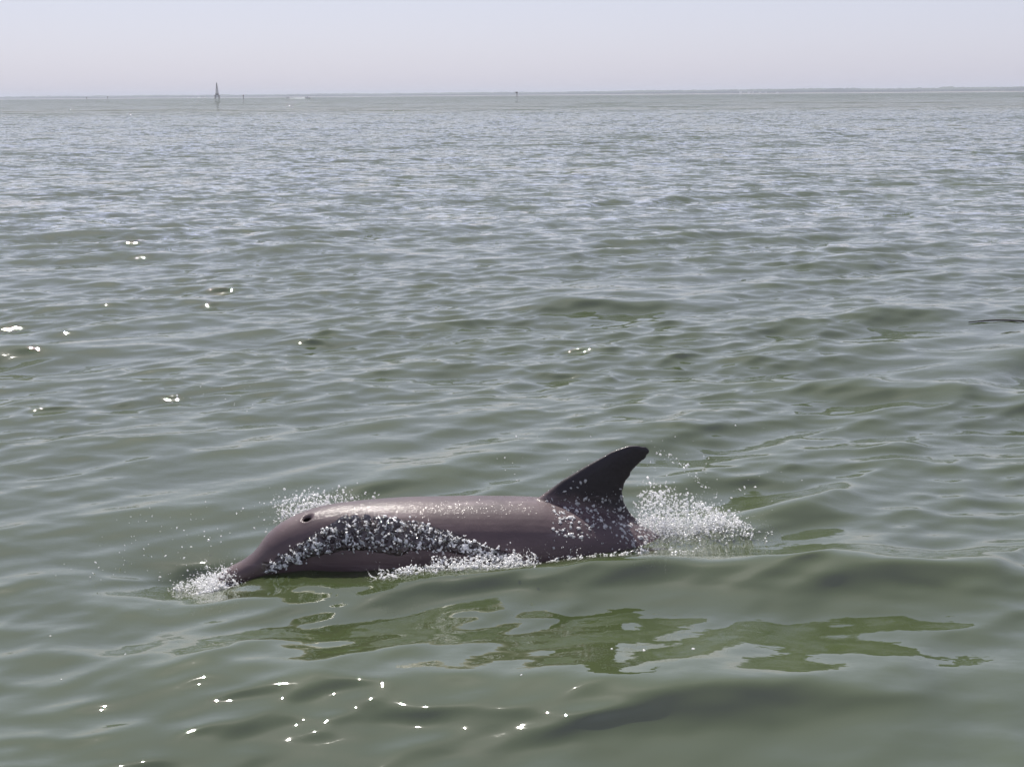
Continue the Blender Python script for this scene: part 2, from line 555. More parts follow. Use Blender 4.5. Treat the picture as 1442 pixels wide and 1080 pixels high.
def build_dolphin():
    bm = bmesh.new()
    st = np.concatenate([np.linspace(0.001, .30, 34), np.linspace(.315, 2.675, 100)])
    rings = [[body_point(s, 2 * math.pi * j / 48) for j in range(48)] for s in st]
    loft(bm, rings)
    # dorsal fin
    fz, lead, trail = fin_edges()
    lz = [p[1] for p in lead]; lx = [p[0] for p in lead]
    tz = [p[1] for p in trail]; tx = [p[0] for p in trail]
    rings = []
    for z in np.concatenate([np.linspace(-.10, .17, 28), np.linspace(.175, .2015, 8)]):
        a, b = np.interp(z, lz, lx), np.interp(z, tz, tx)
        if .03 < z < .17:
            b += .004 * math.sin(140 * z) * math.sin(47 * z + 1)
        if b - a < .01:
            continue
        hgt = np.clip((z + .02) / .22, 0, 1)
        th = 0.030 * (1 - hgt) + 0.0105
        th += 0.05 * max(0, -z / .1) ** 2
        r = []
        for j in range(28):
            q = 2 * math.pi * j / 28
            u = 0.5 - 0.5 * math.cos(q)
            prof = math.sin(q) * (1.0 - 0.45 * u)
            r.append((FIN_X + a + (b - a) * u, th * prof, fz + z))
        rings.append(r)
    loft(bm, rings)
    # flippers and flukes, below the surface
    for sgn in (-1, 1):
        rings = []
        base = body_point(0.56, math.pi / 2 + 0.55)
        for t in np.linspace(0, 1, 12):
            ch = 0.085 * (1 - t) ** 0.55 + 0.006
            cx = base.x + 0.02 + 0.22 * t + 0.05 * t * t
            yy = sgn * (abs(base.y) - 0.03 + 0.14 * t)
            zz = base.z - 0.20 * t
            r = []
            for j in range(16):
                q = 2 * math.pi * j / 16
                r.append((cx + ch * math.cos(q), yy + 0.012 * math.sin(q) * (1.2 - t), zz + 0.25 * ch * math.cos(q) + 0.014 * math.sin(q) * (1.2 - t)))
            rings.append(r)
        loft(bm, rings)
        rings = []
        cx, cz, a = spine(2.56)
        for t in np.linspace(0, 1, 12):
            ch = 0.10 * (1 - t) ** 0.6 + 0.005
            off = 0.14 * t * t + 0.02 * t
            r = []
            for j in range(16):
                q = 2 * math.pi * j / 16
                lx_ = off + ch * math.cos(q)
                th = 0.016 * math.sin(q) * (1.15 - t)
                r.append((cx + math.cos(a) * lx_ - math.sin(a) * th, sgn * 0.30 * t, cz + math.sin(a) * lx_ + math.cos(a) * th))
            rings.append(r)
        loft(bm, rings)
    bmesh.ops.triangulate(bm, faces=[f for f in bm.faces if len(f.verts) > 4])
    bmesh.ops.recalc_face_normals(bm, faces=bm.faces)
    me = bpy.data.meshes.new('rough')
    bm.to_mesh(me); bm.free()
    tmp = link(bpy.data.objects.new('rough', me))
    md = tmp.modifiers.new('r', 'REMESH')
    md.mode = 'VOXEL'; md.voxel_size = 0.0062; md.use_smooth_shade = True
    sm = tmp.modifiers.new('s', 'SMOOTH'); sm.factor = 0.5; sm.iterations = 5
    dg = bpy.context.evaluated_depsgraph_get()
    body = bpy.data.meshes.new_from_object(tmp.evaluated_get(dg))
    bpy.data.objects.remove(tmp)
    body.name = 'body'
    n = len(body.vertices)
    co = np.zeros(n * 3, np.float32); body.vertices.foreach_get('co', co); co = co.reshape(-1, 3)
    # blowhole dent and its raised rim
    bh = np.array(body_point(0.375, 0.34))
    d = np.sqrt(((co[:, 0] - bh[0]) / 0.016) ** 2 + ((co[:, 1] - bh[1]) / 0.013) ** 2)
    up = co[:, 2] > bh[2] - .06
    co[:, 2] += np.where(up, -0.020 * np.exp(-d ** 4) + 0.0015 * np.exp(-((d - 1.6) / .45) ** 2), 0)
    # mouth line groove along the beak
    for (s0, ph0), (s1, ph1) in zip([(.03, 1.75), (.10, 1.78), (.17, 1.85), (.24, 1.98), (.30, 2.0)], [(.10, 1.78), (.17, 1.85), (.24, 1.98), (.30, 2.0), (.33, 1.9)]):
        for t in np.linspace(0, 1, 10):
            for sg in (1, -1):
                q = np.array(body_point(s0 + (s1 - s0) * t, sg * (ph0 + (ph1 - ph0) * t)))
                dd = ((co - q) ** 2).sum(1)
                w = np.exp(-dd / 0.008 ** 2) * 0.0022
                co[:, 1] += sg * w
    body.vertices.foreach_set('co', co.ravel())
    fz_ = fz
    xr = co[:, 0] - FIN_X
    backz = np.array([0.0])
    f = np.clip((co[:, 2] - (fz_ - 0.02 - 0.45 * np.clip(xr - 0.12, 0, 1))) / 0.06, 0, 1) * (xr > -0.06) * (np.abs(co[:, 1]) < .12) * np.clip((xr + 0.02) / .08, 0, 1)
    at = body.attributes.new('fin', 'FLOAT', 'POINT')
    at.data.foreach_set('value', f.astype(np.float32))
    body.polygons.foreach_set('use_smooth', np.full(len(body.polygons), True))
    body.materials.clear(); body.materials.append(MAT_SKIN)
    root = bpy.data.objects.new('dolphin', None)
    link(root)
    ob = link(bpy.data.objects.new('body', body), root)
    # blowhole
    bm = bmesh.new()
    bmesh.ops.create_icosphere(bm, subdivisions=3, radius=1, matrix=Matrix.Translation(Vector(bh) + Vector((0, 0, -0.011))) @ Matrix.Rotation(spine(.375)[2], 4, 'Y').inverted() @ Matrix.Diagonal((.017, .0085, .010, 1)))
    bm_obj('blowhole', bm, MAT_DARK, root, True)
    for sg in (1, -1):
        e = body_point(0.37, sg * 1.88)
        bm = bmesh.new()
        bmesh.ops.create_icosphere(bm, subdivisions=3, radius=1, matrix=Matrix.Translation(e + Vector((0, sg * 0.004, 0))) @ Matrix.Diagonal((.012, .009, .009, 1)))
        bm_obj('eye', bm, MAT_DARK, root, True)
    return root, ob

dolphin, dol_body = build_dolphin()
tag(dolphin, 'wet pinkish-grey dolphin surfacing with its curved dark dorsal fin raised', 'dolphin')
DOL_M = Matrix.Translation((-1.105, 4.79, 0.0)) @ Matrix.Rotation(R(8.5), 4, 'Z')
dolphin.matrix_world = DOL_M


# ------------------------------------------------------------------ far shore, woods, tower, markers, boat, houses
MAT_SAND = simple_mat('shore_sand', (0.30, 0.26, 0.20), 0.9, 0.2, 0.15, 0.01)
MAT_WOOD = simple_mat('far_foliage', (0.045, 0.062, 0.030), 0.8, 0.2, 0.3, 0.03)
MAT_IRON = simple_mat('dark_iron', (0.05, 0.045, 0.045), 0.6, 0.4, 0.2, 0.5)
MAT_GREYP = simple_mat('weathered_paint', (0.20, 0.17, 0.17), 0.6, 0.4, 0.2, 0.5)
MAT_PILE = simple_mat('tarred_timber', (0.045, 0.038, 0.034), 0.8, 0.3, 0.2, 2)
MAT_BOARD = simple_mat('day_board', (0.10, 0.03, 0.03), 0.6, 0.4, 0.1, 2)
MAT_WHITE = simple_mat('white_gelcoat', (0.80, 0.80, 0.78), 0.3, 0.5, 0.03, 1)
MAT_GLASS = simple_mat('dark_glass', (0.02, 0.025, 0.03), 0.1, 0.5, 0.1, 1)
MAT_ROOF = simple_mat('grey_shingle', (0.16, 0.15, 0.15), 0.85, 0.3, 0.2, 0.5)
MAT_WALL = simple_mat('white_clapboard', (0.78, 0.77, 0.74), 0.7, 0.3, 0.05, 0.3)

def shore_dist(az):
    return np.interp(az, [-60, -22, -8, 0, 8, 22, 60], [9000, 8800, 8200, 7600, 6900, 6500, 6500])

azs = np.arange(-58, 58.01, 0.03)
dist = shore_dist(azs) + 120 * np.sin(azs * 0.9) + 60 * np.sin(azs * 2.7 + 1)
def build_shore():
    P = []
    for off, z in ((0, -1.5), (12, 1.2), (60, 2.5), (400, 4.0), (1500, 4.0), (1500, -1.5)):
        d = dist + off
        P.append(np.stack([np.sin(np.radians(azs)) * d, np.cos(np.radians(azs)) * d, np.full(len(azs), float(z))], 1))
    n = len(azs); V = np.concatenate(P)
    idx = np.arange(len(V)).reshape(len(P), n)
    F = np.stack([idx[:-1, :-1], idx[:-1, 1:], idx[1:, 1:], idx[1:, :-1]], -1).reshape(-1, 4)
    o = mesh_np('far_shore', V, F, MAT_SAND)
    tag(o, 'low hazy shoreline along the horizon', 'shore', kind='structure')
    # wooded belt behind the beach
    az2 = np.arange(-58, 58.01, 0.012)
    n = len(az2)
    r = np.random.default_rng(3)
    def sm(sig):
        k = np.exp(-np.linspace(-3, 3, int(6 * sig) | 1) ** 2 / 2); k /= k.sum()
        v = np.convolve(r.normal(0, 1, n + len(k)), k, 'same')[:n]
        return v / v.std()
    base = np.interp(az2, [-58, -20, -8, 2, 6, 9, 12, 14, 16, 22, 58], [13, 13, 15, 15, 17, 18.5, 21.0, 20.5, 18.0, 17.5, 17])
    d2 = np.interp(az2, azs, dist)
    rows = []
    for off, f in ((45, 0.0), (48, 0.55), (60, 0.9), (85, 1.0), (140, 0.97), (200, 0.0)):
        h = (base + 1.0 * sm(60) + 0.9 * sm(12) + 1.0 * sm(2.2)) * f + 2.4
        rows.append(np.stack([np.sin(np.radians(az2)) * (d2 + off + 4 * sm(3)), np.cos(np.radians(az2)) * (d2 + off), h], 1))
    V = np.concatenate(rows)
    idx = np.arange(len(V)).reshape(len(rows), n)
    F = np.stack([idx[:-1, :-1], idx[:-1, 1:], idx[1:, 1:], idx[1:, :-1]], -1).reshape(-1, 4)
    w = mesh_np('far_woods', V, F, MAT_WOOD, smooth=False)
    tag(w, 'hazy blue-grey band of woods along the far shore', 'woods', kind='stuff')
build_shore()

def build_tower():
    p = polar(-11.97, 2000)
    root = link(bpy.data.objects.new('light_tower', None)); root.location = p
    for sx in (-1, 1):
        for sy in (-1, 1):
            bm = bmesh.new(); add_bar(bm, (sx * 3.0, sy * 3.0, -3), (sx * 2.6, sy * 2.6, 4.2), 0.45, 0.4)
            bm_obj('pile', bm, MAT_IRON, root)
    for a, b in (((-3, -3, .8), (2.6, -2.6, 4)), ((3, -3, .8), (-2.6, -2.6, 4)), ((-3, 3, .8), (2.6, 2.6, 4)), ((3, 3, .8), (-2.6, 2.6, 4))):
        bm = bmesh.new(); add_bar(bm, a, b, 0.16)
        bm_obj('brace', bm, MAT_IRON, root)
    bm = bmesh.new(); add_box(bm, (0, 0, 4.5), (7.4, 7.4, 0.6)); bm_obj('platform', bm, MAT_IRON, root)
    bm = bmesh.new(); add_box(bm, (0, 0, 6.0), (4.2, 4.2, 2.4)); hut = bm_obj('equipment_hut', bm, MAT_GREYP, root)
    bm = bmesh.new(); add_box(bm, (0.3, -2.13, 5.8), (0.9, 0.06, 1.9)); bm_obj('door', bm, MAT_IRON, hut)
    for sx in (-1, 1):
        for sy in (-1, 1):
            bm = bmesh.new(); add_bar(bm, (sx * 1.7, sy * 1.7, 7.2), (sx * 0.55, sy * 0.55, 19.2), 0.2, 0.16)
            bm_obj('tower_leg', bm, MAT_GREYP, root)
    for i in range(5):
        z0 = 7.4 + i * 2.35; z1 = z0 + 2.35
        w0 = 1.7 - 1.15 * (z0 - 7.2) / 12; w1 = 1.7 - 1.15 * (z1 - 7.2) / 12
        for sy in (-1, 1):
            bm = bmesh.new(); add_bar(bm, (-w0, sy * w0, z0), (w1, sy * w1, z1), 0.11); bm_obj('lattice_brace', bm, MAT_GREYP, root)
            bm = bmesh.new(); add_bar(bm, (w0, sy * w0, z0), (-w1, sy * w1, z1), 0.11); bm_obj('lattice_brace', bm, MAT_GREYP, root)
            bm = bmesh.new(); add_bar(bm, (sy * w0, -w0, z0), (sy * w1, w1, z1), 0.11); bm_obj('lattice_brace', bm, MAT_GREYP, root)
    bm = bmesh.new(); add_bar(bm, (0, 0, 7.2), (0, 0, 19.2), 0.42); bm_obj('stair_tube', bm, MAT_GREYP, root)
    bm = bmesh.new(); add_bar(bm, (0, 0, 19.2), (0, 0, 19.5), 1.1, seg=16); bm_obj('gallery', bm, MAT_IRON, root)
    bm = bmesh.new(); add_bar(bm, (0, 0, 19.5), (0, 0, 21.3), 0.7, seg=12); lan = bm_obj('lantern', bm, MAT_IRON, root)
    bm = bmesh.new(); add_bar(bm, (0, 0, 21.3), (0, 0, 22.4), 0.85, 0.05, seg=12); bm_obj('roof_cap', bm, MAT_IRON, lan)
    tag(root, 'slender grey lattice light tower on a dark piled platform', 'light tower')
build_tower()

def build_marker(az, d, h, label, board):
    root = link(bpy.data.objects.new('channel_marker', None)); root.location = polar(az, d)
    bm = bmesh.new(); add_bar(bm, (0, 0, -3), (0, 0, h), 0.34, 0.30, 10); bm_obj('pile', bm, MAT_PILE, root)
    bm = bmesh.new(); add_box(bm, (-0.35 if board > 1.3 else 0, -0.4, h - 0.55), (board, 0.08, 1.15)); bm_obj('day_board', bm, MAT_BOARD if board <= 1.3 else MAT_PILE, root)
    bm = bmesh.new(); add_bar(bm, (0, 0, h), (0, 0, h + 0.5), 0.16, 0.12, 8); bm_obj('lamp', bm, MAT_IRON, root)
    tag(root, label, 'channel marker', 'channel markers out in the water')
build_marker(0.30, 1300, 4.6, 'dark post marker with a wide board, standing alone in open water', 2.0)
build_marker(-10.93, 1500, 4.0, 'short dark post marker standing next to the light tower', 1.2)
build_marker(-17.05, 2100, 3.2, 'faint low post marker, one of a pair far from the light tower', 1.2)
build_marker(-16.25, 2300, 4.6, 'faint taller post marker, one of a pair far from the light tower', 1.2)

def build_boat(az, d, ln, label, head=1):
    root = link(bpy.data.objects.new('motor_boat', None)); root.location = polar(az, d)
    root.rotation_euler[2] = 0.0 if head > 0 else math.pi
    bm = bmesh.new()
    rings = []
    for t in np.linspace(0, 1, 9):
        x = (t - 0.5) * ln
        w = 1.05 * (1 - max(0, (t - 0.45) / 0.55) ** 2.2) + 0.02
        sheer = 0.85 + 0.45 * t * t
        rings.append([(x, -w, sheer), (x, -w * 0.85, 0.0), (x, 0, -0.35 + 0.4 * t ** 4), (x, w * 0.85, 0.0), (x, w, sheer)])
    loft(bm, rings)
    bm_obj('hull', bm, MAT_WHITE, root)
    bm = bmesh.new(); add_box(bm, (-0.1 * ln, 0, 1.35), (0.28 * ln, 1.3, 0.9)); cab = bm_obj('console', bm, MAT_WHITE, root)
    bm = bmesh.new(); add_box(bm, (0.045 * ln, 0, 1.6), (0.05, 1.2, 0.6)); bm_obj('windscreen', bm, MAT_GLASS, cab)
    bm = bmesh.new(); add_box(bm, (-0.08 * ln, 0, 2.55), (0.36 * ln, 1.6, 0.1)); top = bm_obj('canopy', bm, MAT_WHITE, root)
    for sx in (-0.22, 0.06):
        for sy in (-.7, .7):
            bm = bmesh.new(); add_bar(bm, (sx * ln, sy, 0.9), (sx * ln, sy, 2.5), 0.04); bm_obj('canopy_post', bm, MAT_WHITE, top)
    bm = bmesh.new(); add_box(bm, (-0.53 * ln, 0, 0.75), (0.45, 0.45, 0.95)); bm_obj('outboard_motor', bm, MAT_IRON, root)
    tag(root, label, 'boat', 'small boats near the horizon')
build_boat(-8.33, 1500, 5.4, 'small white motor boat running with a pale wake', 1)
build_boat(-9.13, 1900, 4.6, 'tiny white motor boat between the light tower and a boat with wake', 1)

MAT_HW = simple_mat('wake_foam_far', (0.8, 0.82, 0.84), 0.9, 0.1, 0.1, 1)
def far_wake():
    n = 60
    V = []; r = np.random.default_rng(4)
    for i in range(n):
        t = i / (n - 1)
        w = 0.5 + 1.6 * t
        for q in range(5):
            V.append((-2.5 - 17 * t, (q / 4 - .5) * 2 * w, (0.38 + 0.15 * r.random()) * math.sin(math.pi * q / 4) * (1 - 0.8 * t) + 0.10))
    V = np.array(V)
    idx = np.arange(len(V)).reshape(n, 5)
    F = np.stack([idx[:-1, :-1], idx[:-1, 1:], idx[1:, 1:], idx[1:, :-1]], -1).reshape(-1, 4)
    o = mesh_np('boat_wake', V, F, MAT_HW)
    o.location = polar(-8.33, 1500)
    tag(o, 'thin white wake trailing a small motor boat', 'wake', kind='stuff')
far_wake()

HOUSE_LOOK = ['largest white shore house, at one end of the row', 'white shore house with a broad gable, second in the row', 'small white shore house in the middle of the row',
              'low white shore house next to the smallest one', 'smallest white shore house in the row', 'pale cottage standing apart at the far end of the row']
for i, (az, w, h) in enumerate(((9.50, 15, 11), (9.83, 14, 8.5), (9.99, 10, 8), (10.28, 12, 6.5), (10.52, 8, 6), (10.98, 11, 6.5))):
    d = float(np.interp(az, azs, dist)) + 26
    root = link(bpy.data.objects.new('shore_house', None)); root.location = polar(az, d, 1.6)
    root.rotation_euler[2] = -R(az)
    bm = bmesh.new(); add_box(bm, (0, 0, h * .33), (w, 9, h * .66)); wl = bm_obj('wall', bm, MAT_WALL, root)
    for k in (-1, 0, 1):
        bm = bmesh.new(); add_box(bm, (k * w * .3, -4.53, h * .36), (1.4, 0.1, 1.9)); bm_obj('window', bm, MAT_GLASS, wl)
    bm = bmesh.new()
    a = [bm.verts.new(v) for v in ((-w * .54, -5, h * .661), (w * .54, -5, h * .661), (w * .54, 5, h * .661), (-w * .54, 5, h * .661), (-w * .54, 0, h), (w * .54, 0, h))]
    for f in ((0, 1, 5, 4), (2, 3, 4, 5), (0, 4, 3), (1, 2, 5), (0, 3, 2, 1)):
        bm.faces.new([a[j] for j in f])
    bm_obj('roof', bm, MAT_ROOF, root)
    tag(root, HOUSE_LOOK[i], 'house', 'white houses on the far shore')

# ------------------------------------------------------------------ spray and foam
def drop_material(name, clear, rough):
    m, nt, out = new_mat(name)
    L = nt.links.new
    p = N(nt, 'ShaderNodeBsdfPrincipled')
    p.inputs['Base Color'].default_value = (0.96, 0.965, 0.975, 1)
    p.inputs['Roughness'].default_value = rough
    p.inputs['IOR'].default_value = 1.40
    p.inputs['Subsurface Weight'].default_value = 1.0
    p.inputs['Subsurface Radius'].default_value = (1, 1, 1)
    p.inputs['Subsurface Scale'].default_value = 0.012
    tp = N(nt, 'ShaderNodeBsdfTransparent')
    b = N(nt, 'ShaderNodeMixShader'); b.inputs[0].default_value = clear
    L(p.outputs[0], b.inputs[1]); L(tp.outputs[0], b.inputs[2])
    L(b.outputs[0], out.inputs['Surface'])
    return m
MAT_FOAM = drop_material('white_water', 0.25, 0.12)
MAT_FROTH = drop_material('froth', 0.18, 0.06)
MAT_SPRAY = drop_material('fine_spray', 0.42, 0.10)
MAT_DROP = drop_material('clear_drops', 0.40, 0.08)

def ico(sub):
    bm = bmesh.new(); bmesh.ops.create_icosphere(bm, subdivisions=sub, radius=1)
    bm.verts.ensure_lookup_table()
    v = np.array([x.co[:] for x in bm.verts]); f = np.array([[q.index for q in p.verts] for p in bm.faces])
    bm.free(); return v, f
ICO1, ICO2 = ico(1), ico(2)
OCT = (np.array([(1, 0, 0), (-1, 0, 0), (0, 1, 0), (0, -1, 0), (0, 0, 1), (0, 0, -1)], float),
       np.array([(0, 2, 4), (2, 1, 4), (1, 3, 4), (3, 0, 4), (2, 0, 5), (1, 2, 5), (3, 1, 5), (0, 3, 5)]))

def drops(name, P, rad, mat, label, cat, lumpy=0.4, stretch=(0.35, 1.8), normals=None, flat=1.0, sub=None):
    P = np.asarray(P, float); rad = np.asarray(rad, float)
    groups_v, groups_f, off = [], [], 0
    for big in (None, False, True):
        if sub is not None:
            sel = np.full(len(rad), big is True)
        else:
            sel = (rad <= 0.0011) if big is None else ((rad > 0.0028) if big else ((rad > 0.0011) & (rad <= 0.0028)))
        n = int(sel.sum())
        if n == 0:
            continue
        bv, bf = OCT if big is None else (ICO2 if big else ICO1)
        q = rng.normal(0, 1, (n, 3, 3))
        q, _ = np.linalg.qr(q)
        sc = rng.uniform(stretch[0], stretch[1], (n, 3))
        if normals is not None:
            nn = normals[sel]
            t = np.cross(nn, rng.normal(0, 1, (n, 3))); t /= np.linalg.norm(t, axis=1)[:, None] + 1e-9
            b = np.cross(nn, t)
            q = np.stack([t, b, nn], 2)
            sc[:, 2] *= flat
        v = bv[None] * (1 + lumpy * rng.normal(0, 1, (n, len(bv), 1)) * (0.6 if big else 0.4))
        v = v * sc[:, None, :] * rad[sel][:, None, None]
        v = np.einsum('nij,nkj->nki', q, v) + P[sel][:, None, :]
        groups_v.append(v.reshape(-1, 3))
        groups_f.append((bf[None] + (np.arange(n) * len(bv))[:, None, None]).reshape(-1, 3) + off)
        off += n * len(bv)
    o = mesh_np(name, np.concatenate(groups_v), np.concatenate(groups_f), mat)
    tag(o, label, cat, kind='stuff')
    return o

def fuse(o, voxel, smooth=2, lumps=0.0):
    """let touching drops run together into froth, strands and sheets"""
    r = o.modifiers.new('fuse', 'REMESH'); r.mode = 'VOXEL'; r.voxel_size = voxel; r.use_smooth_shade = True
    sm = o.modifiers.new('soft', 'SMOOTH'); sm.factor = 0.5; sm.iterations = smooth
    me2 = bpy.data.meshes.new_from_object(o.evaluated_get(bpy.context.evaluated_depsgraph_get()))
    old = o.data
    o.modifiers.clear(); o.data = me2; bpy.data.meshes.remove(old)
    return o

def strands(starts, dirs, per, step, wob, fall=0.0):
    """chains of points wandering off from each start: the ragged threads of breaking water"""
    out = []; frac = []
    P_ = np.array(starts, float); D_ = np.array(dirs, float)
    D_ /= np.linalg.norm(D_, axis=1)[:, None] + 1e-9
    for k in range(per):
        out.append(P_.copy()); frac.append(np.full(len(P_), k / max(1, per - 1)))
        D_ += rng.normal(0, wob, D_.shape); D_[:, 2] -= fall
        D_ /= np.linalg.norm(D_, axis=1)[:, None] + 1e-9
        P_ = P_ + D_ * step * rng.uniform(.7, 1.3, (len(P_), 1))
    return np.concatenate(out), np.concatenate(frac)

DM = np.array(DOL_M)
def to_world(P):
    P = np.asarray(P, float)
    return P @ DM[:3, :3].T + DM[:3, 3]

bvh = BVHTree.FromPolygons([v.co.copy() for v in dol_body.data.vertices], [tuple(p.vertices) for p in dol_body.data.polygons])
def flank(x, z, y0=-1.0, dy=1.0):
    h = bvh.ray_cast(Vector((x, y0, z)), Vector((0, dy, 0)))
    return h[0], h[1]

def jets(n, per, org, vel, spread, floor=-0.10, tmax=1.0):
    """droplets strung along short ballistic arcs"""
    out = []
    for _ in range(n):
        o = np.array(org()); v = np.array(vel())
        t = rng.uniform(0.02, tmax, per) ** 0.8
        p = o + v * t[:, None]
        p[:, 2] -= 0.5 * 9.8 * (t * 0.28) ** 2
        p += rng.normal(0, 1, (per, 3)) * spread * (0.25 + t[:, None])
        out.append(p[p[:, 2] > floor])
    return np.concatenate(out)

def radii(n, lo, hi, p=2.5):
    return lo + (hi - lo) * rng.random(n) ** p

# white water thrown up behind the dorsal fin
top_x = [1.58, 1.66, 1.76, 1.86, 1.96, 2.06, 2.18]
top_z = [0.17, 0.215, 0.20, 0.155, 0.10, 0.05, 0.02]
n = 280
st0 = np.stack([rng.uniform(1.64, 2.06, n), rng.normal(.03, .06, n), np.full(n, -.03)], 1)
dr0 = np.stack([rng.normal(.15, .45, n), rng.normal(0, .3, n), rng.uniform(.5, 1.2, n)], 1)
P, fr_ = strands(st0, dr0, 26, .009, .16, .03)
lim = np.interp(P[:, 0], top_x, top_z) * np.repeat(rng.uniform(.55, 1.12, n)[None], 26, 0).ravel()
k = (P[:, 2] < lim) & (P[:, 2] > -.06)
P, fr_ = P[k], fr_[k]
rr = (.0038 - .0022 * fr_) * rng.uniform(.6, 1.25, len(P))
froth = drops('fin_froth', to_world(P), rr, MAT_FROTH, 'ragged white strands of water torn up behind the dorsal fin', 'splash', lumpy=.15, stretch=(.8, 1.3))
fuse(froth, .0024, 1)
n = 14000
x = rng.uniform(1.62, 2.20, n)
clump = np.stack([rng.uniform(1.64, 2.10, 60), rng.random(60) ** 1.6], 1)
ci = rng.integers(0, 60, n)
x = np.where(rng.random(n) < .55, clump[ci, 0] + rng.normal(0, .028, n), x)
hgt = np.where(rng.random(n) < .55, np.clip(clump[ci, 1] + rng.normal(0, .16, n), 0, 1.15), rng.random(n) ** 1.8 * 1.1)
P = np.stack([x, rng.normal(.03, .06, n), np.interp(x, top_x, top_z) * hgt - .03], 1)
drops('fin_spray', to_world(P), radii(len(P), .0004, .0046, 5.0), MAT_SPRAY, 'fine white spray hanging in the air behind the dorsal fin', 'spray')
# strand of drops thrown off the fin tip
t = np.linspace(0, 1, 70)
P = np.stack([1.69 + .24 * t, rng.normal(.02, .02, 70), .345 - .10 * t - .10 * t * t], 1) + rng.normal(0, .008, (70, 3))
P = np.concatenate([P, np.stack([rng.uniform(1.64, 2.06, 60), rng.normal(0, .1, 60), rng.uniform(.03, .30, 60)], 1)])
drops('fin_drops', to_world(P), radii(len(P), .0011, .0036, 2), MAT_DROP, 'fine drops trailing off the dorsal fin tip', 'water drops')

# spray on the far side of the head
P = jets(150, 30, lambda: (rng.uniform(.24, .54), rng.uniform(.10, .16), .10),
         lambda: (rng.normal(0, .05), rng.normal(.02, .03), rng.uniform(.12, .42)), 0.014, 0.02)
P = P[P[:, 2] < .285 * rng.uniform(.85, 1.1, len(P))]
n = 90
st0 = np.stack([rng.uniform(.24, .54, n), rng.uniform(.09, .15, n), np.full(n, .12)], 1)
dr0 = np.stack([rng.normal(-.1, .35, n), rng.normal(.1, .3, n), np.ones(n)], 1)
Q, fq = strands(st0, dr0, 18, .008, .2, .02)
kq = Q[:, 2] < np.repeat(rng.uniform(.2, .275, n)[None], 18, 0).ravel()
fuse(drops('head_froth', to_world(Q[kq]), ((.0036 - .0022 * fq) * rng.uniform(.6, 1.2, len(fq)))[kq], MAT_FROTH, 'ragged white water curling up behind the head', 'splash', lumpy=.15, stretch=(.8, 1.3)), .0024, 1)
drops('head_spray', to_world(P), radii(len(P), .0005, .0044, 5), MAT_SPRAY, 'spray rising behind the head beyond the blowhole', 'spray')

# splash pushed ahead of the beak
P = jets(42, 36, lambda: (rng.uniform(-.04, .10), rng.uniform(-.08, .08), -.10),
         lambda: (rng.normal(-.10, .05), rng.normal(-.03, .04), rng.uniform(.03, .24)), 0.016, -.16)
n = 1800
u = rng.random(n)
P2 = np.stack([.06 - .22 * u + rng.normal(0, .02, n), rng.normal(-.03, .03, n), -.03 - .07 * u + rng.normal(0, .016, n)], 1)
P = np.concatenate([P, P2])
n = 220
st0 = np.stack([rng.uniform(-.02, .16, n), rng.uniform(-.09, .05, n), np.full(n, -.09)], 1)
dr0 = np.stack([rng.normal(-.9, .3, n), rng.normal(-.2, .3, n), rng.uniform(.1, .9, n)], 1)
Q, fq = strands(st0, dr0, 20, .008, .16, .035)
kq = Q[:, 2] > -.16
fuse(drops('beak_froth', to_world(Q[kq]), ((.0038 - .0022 * fq) * rng.uniform(.6, 1.2, len(fq)))[kq], MAT_FROTH, 'white froth breaking over the tip of the beak', 'splash', lumpy=.15, stretch=(.8, 1.3)), .0024, 1)
drops('beak_splash', to_world(P), radii(len(P), .0005, .0042, 4), MAT_SPRAY, 'white splash pushed ahead of the dolphin beak', 'splash')

# foaming sheet of water sliding back over the near shoulder
bs = [.19, .35, .47, .55, .66, .74, .86, .96, 1.06, 1.16]
bl = [-.02, .05, .075, .075, .055, .075, .060, .035, .0, -.02]
bh_ = [.02, .12, .18, .182, .17, .162, .125, .085, .05, .02]
def band(n, off, shrink=0.0):
    out, nor = [], []
    while len(out) < n:
        x = rng.uniform(.19, 1.12)
        lo, hi = np.interp(x, bs, bl), np.interp(x, bs, bh_)
        z = lo + (hi - lo) * (shrink + (1 - 2 * shrink) * rng.beta(1.3, 1.3))
        z += rng.normal(0, .006)
        g = (math.sin(150 * x + 40 * z) + math.sin(-90 * x + 170 * z + 1) + math.sin(60 * x + 210 * z + 2) + math.sin(230 * x - 60 * z) + math.sin(35 * x + 90 * z))
        if g < rng.normal(-.5, .7):
            continue
        p, nn = flank(x, z)
        if p is None:
            continue
        out.append(p + nn * (rng.random() ** 1.5 * off)); nor.append(nn)
    return np.array(out), np.array(nor)
